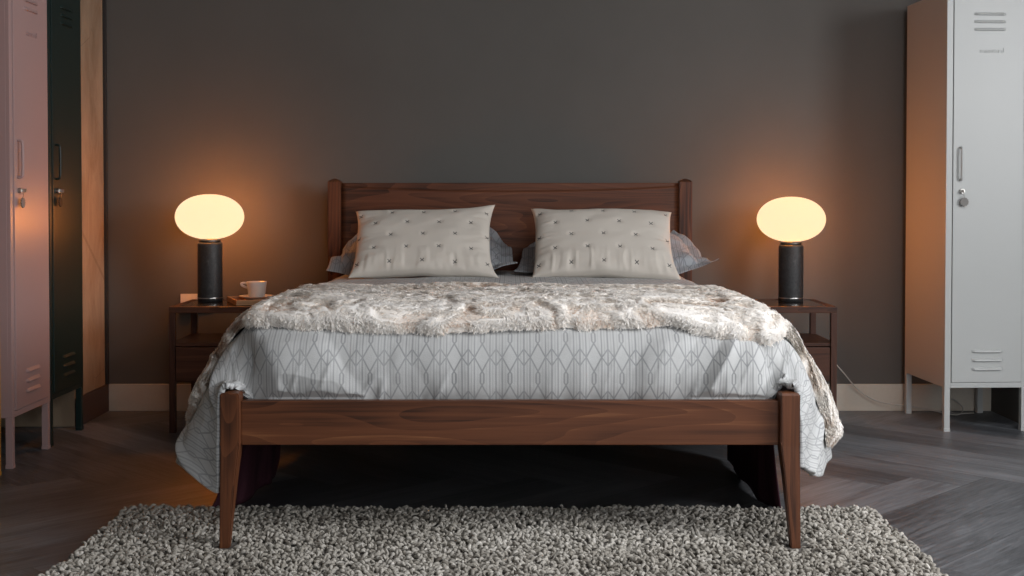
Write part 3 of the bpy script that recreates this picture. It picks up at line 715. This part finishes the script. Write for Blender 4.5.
def locker(loc, rz, mat, label, w=.35, dep=.46, text=True, hmat=None, tagmat=None):
    t = empty('locker', loc, rz); z0, z1 = .182, 1.83; hmat = hmat or mat
    bm = bmesh.new(); box(bm, 0, w, .012, dep, z0, z1, bev=.003)
    bx = box
    bx(bm, 0, .026, 0, .013, z0, z1, bev=.0015); bx(bm, w-.026, w, 0, .013, z0, z1, bev=.0015); bx(bm, .026, w-.026, 0, .013, z0, z0+.022, bev=.0015); bx(bm, .026, w-.026, 0, .013, z1-.022, z1, bev=.0015)
    from_bm('body', bm, mat, t)
    for lx in (0, w-.024):
        for ly in (.001, dep-.025):
            lg = boxo('leg', (lx, lx+.024, ly, ly+.024, .014, z0), mat, t, bev=.0015)
            boxo('foot', (lx-.001, lx+.025, ly-.001, ly+.025, 0, .014), mat, lg, bev=.001)
    d = from_bm('door', locker_door_mesh(w-.056, z0+.024, z1-.024), mat, t, loc=(.028, 0, 0))
    dw = w-.056; a = dw*.5-.065
    bm = bmesh.new()
    bm.free()
    for zl in [1.661+k*.0315 for k in range(3)]+[.258+k*.037 for k in range(3)]:
        bm = bmesh.new(); louvre(bm, a, a+.135, zl); from_bm('vent_louvre', bm, mat, d, smooth=False)
    h = tube('handle', [(.030, -.004, 1.178), (.030, -.016, 1.177), (.030, -.022, 1.167), (.030, -.023, 1.110), (.030, -.022, 1.056), (.030, -.016, 1.046), (.030, -.004, 1.045)], .0048, hmat, d, n=10)
    bm = bmesh.new(); bmesh.ops.create_cone(bm, cap_ends=True, segments=24, radius1=.0105, radius2=.0095, depth=.012, matrix=Matrix.Translation((.036, -.010, .998)) @ Matrix.Rotation(PI/2, 4, 'X'))
    lk = from_bm('lock', bm, STEEL, d)
    bm = bmesh.new(); box(bm, .0345, .0375, -.034, -.015, .992, 1.004, bev=.0005); from_bm('key', bm, STEEL, lk)
    # scalloped fob hanging from the key
    bm = bmesh.new(); n = 60; rr = lambda i: .0175+.0016*math.cos(12*2*PI*i/n)
    f = [bm.verts.new((.042+rr(i)*math.cos(2*PI*i/n), -.020, 0.954+rr(i)*math.sin(2*PI*i/n))) for i in range(n)]
    b_ = [bm.verts.new((v.co.x, -.016, v.co.z)) for v in f]
    bm.faces.new(f); bm.faces.new(b_)
    for i in range(n): bm.faces.new((f[i], f[(i+1) % n], b_[(i+1) % n], b_[i]))
    from_bm('key_fob', bm, tagmat or FOB, d)
    tube('key_ring', [(.036, -.026, .998), (.037, -.024, .990), (.041, -.019, .970)], .0012, STEEL, d, n=6)
    if text:
        cu = bpy.data.curves.new('lettering', 'FONT'); cu.body = 'mustard'; cu.size = .030; cu.extrude = .0022; cu.align_x = 'CENTER'; cu.space_character = 1.05
        tmp = bpy.data.objects.new('tmp', cu); COL.objects.link(tmp); bpy.context.view_layer.update()
        me = bpy.data.meshes.new_from_object(tmp.evaluated_get(bpy.context.evaluated_depsgraph_get())); bpy.data.objects.remove(tmp)
        o = link('lettering', me, mat, d); o.rotation_euler = (PI/2, 0, 0); o.location = (dw*.5+.012, -.0045, 1.568)
    return tag(t, label, 'locker', 'tall narrow metal lockers')
FOB = paint('grey_felt_fob', (.20, .19, .18), .8)
LW = sheetmetal('pale_grey_enamel', (.43, .44, .43)); LP_ = sheetmetal('blush_pink_enamel', (.40, .275, .265)); LG = sheetmetal('dark_green_enamel', (.008, .020, .018)); LM = sheetmetal('mustard_enamel', (.60, .33, .04))
# rotation +90deg: door faces +x, its left-hand side (handle) nearest the camera
locker((1.802, 5.18, 0), D(2.6), LW, 'pale grey metal locker standing in the right corner of the room')
locker((-1.783, 4.472, 0), D(90), LP_, 'blush pink metal locker against the left wall beside the dark green one', w=.37)
locker((-1.787, 4.862, 0), D(90), LG, 'very dark green metal locker between the pink locker and the plaster wall', w=.37, text=False, tagmat=paint('black_fob', (.015, .016, .016), .7), hmat=sheetmetal('black_green_handle', (.01, .018, .016)))
locker((-1.783, 4.002, 0), D(90), LM, 'mustard yellow metal locker, a thin sliver at the left picture edge', w=.37, text=False)

# ------------------------------------------------------------------ rug
def rug():
    x0, x1, y0, y1 = -1.175, 1.115, 2.55, 3.860
    t = empty('rug', (0, 3.1, 0)); tag(t, 'chunky grey wool loop rug on the floor at the foot of the bed', 'rug')
    boxo('backing', (x0, x1, y0-3.1, y1-3.1, .001, .009), RUGBACK, t, bev=.003)
    st = .0138; gx, gy = np.meshgrid(np.arange(x0, x1, st), np.arange(y0, y1, st), indexing='ij'); n = gx.size
    cx = gx.ravel()+RNG.uniform(-.007, .007, n); cy = gy.ravel()+RNG.uniform(-.007, .007, n)
    cx = cx+.010*noise(cy*6, 1, 0, 3); ang = RNG.uniform(0, PI, n)*1.0+fbm(cx*3, cy*3, 0, 7, 2); L = RNG.uniform(.007, .0145, n); r = RNG.uniform(.0040, .0060, n); hz = RNG.uniform(.006, .018, n)+.004*fbm(cx*6, cy*6, 0, 9, 2)
    bend = RNG.normal(size=n)*.6; tilt = RNG.normal(size=n)*.004
    K, S = 6, 7; V = np.zeros((n, K, S, 3)); d = np.stack([np.cos(ang), np.sin(ang)], 1); q = np.stack([-d[:, 1], d[:, 0]], 1)
    for k in range(K):
        s = -1+2*k/(K-1); rad = r*math.sqrt(max(.03, 1-abs(s)**3.2)); zc = hz*(1-.45*s*s)+.004+tilt*s
        px = cx+d[:, 0]*L*s+q[:, 0]*bend*L*s*s; py = cy+d[:, 1]*L*s+q[:, 1]*bend*L*s*s
        for j in range(S):
            a = 2*PI*j/S; V[:, k, j, 0] = px+q[:, 0]*rad*math.cos(a); V[:, k, j, 1] = py+q[:, 1]*rad*math.cos(a); V[:, k, j, 2] = zc+rad*math.sin(a)
    V[..., 2] = np.maximum(V[..., 2], .004); V[..., 1] -= 3.1
    # keep the pile out of the legs
    for lx in (-.788, .788):
        dd = np.hypot(np.maximum(np.abs(cx-lx)-.014, 0), np.maximum(np.abs(cy-3.44)-.030, 0)); f = sstep(.002, .035, dd)[:, None, None]
        V[..., 2] = .004+(V[..., 2]-.004)*(.15+.85*f)
    F = []; base = np.arange(n)*K*S
    for k in range(K-1):
        for j in range(S):
            j2 = (j+1) % S; F.append(np.stack([base+k*S+j, base+k*S+j2, base+(k+1)*S+j2, base+(k+1)*S+j], 1))
    pass
    F = np.concatenate(F)
    sh = np.clip(.58+.17*RNG.normal(size=n)+.16*fbm(cx*2.5, cy*2.5, 0, 19, 2)-(RNG.random(n) < .07)*.35, 0, 1)
    o = from_np('pile', V.reshape(-1, 3), F, RUG, parent=t, col=np.repeat(sh, K*S)); o['kind'] = 'stuff'
rug()

# ------------------------------------------------------------------ light
w = bpy.data.worlds.new('World'); C.world = w; w.use_nodes = True
w.node_tree.nodes['Background'].inputs[0].default_value = (.6, .75, 1, 1); w.node_tree.nodes['Background'].inputs[1].default_value = .5
def area(name, loc, target, sx, sy, energy, color):
    L = bpy.data.lights.new(name, 'AREA'); L.shape = 'RECTANGLE'; L.size = sx; L.size_y = sy; L.energy = energy; L.color = color
    o = bpy.data.objects.new(name, L); COL.objects.link(o); o.location = loc
    o.rotation_euler = (Vector(target)-Vector(loc)).to_track_quat('-Z', 'Z').to_euler(); return o
area('daylight', (XR+.10, (WY0+WY1)/2, (WZ0+WZ1)/2), (0, (WY0+WY1)/2, (WZ0+WZ1)/2), WY1-WY0, WZ1-WZ0, 325, (.98, .985, 1.0))
area('daylight', ((FX0+FX1)/2, YF-.10, 1.25), ((FX0+FX1)/2, 0, 1.25), FX1-FX0, 2.3, 62, (.98, .985, 1.0))  # added frontal light through the unseen front opening

area('daylight', ((SX0+SX1)/2, (SY0+SY1)/2, ZC+.09), ((SX0+SX1)/2, (SY0+SY1)/2+.001, 0), SX1-SX0, SY1-SY0, 62, (.98, .985, 1.0))  # added light from above, through the unseen roof opening

# ------------------------------------------------------------------ camera
cam = bpy.data.cameras.new('camera'); co = bpy.data.objects.new('camera', cam); COL.objects.link(co)
cam.sensor_fit = 'HORIZONTAL'; cam.sensor_width = 36; cam.lens = 1253/1024*36
co.location = (0, 0, .978); co.rotation_euler = (PI/2-D(1.3), 0, 0)
cam.shift_x = 2/1024; cam.shift_y = -63.5/1024; cam.clip_start = .05
C.camera = co
C.view_settings.view_transform = 'Standard'; C.view_settings.look = 'None'; C.view_settings.exposure = 0; C.view_settings.gamma = 1
C.view_settings.use_curve_mapping = False
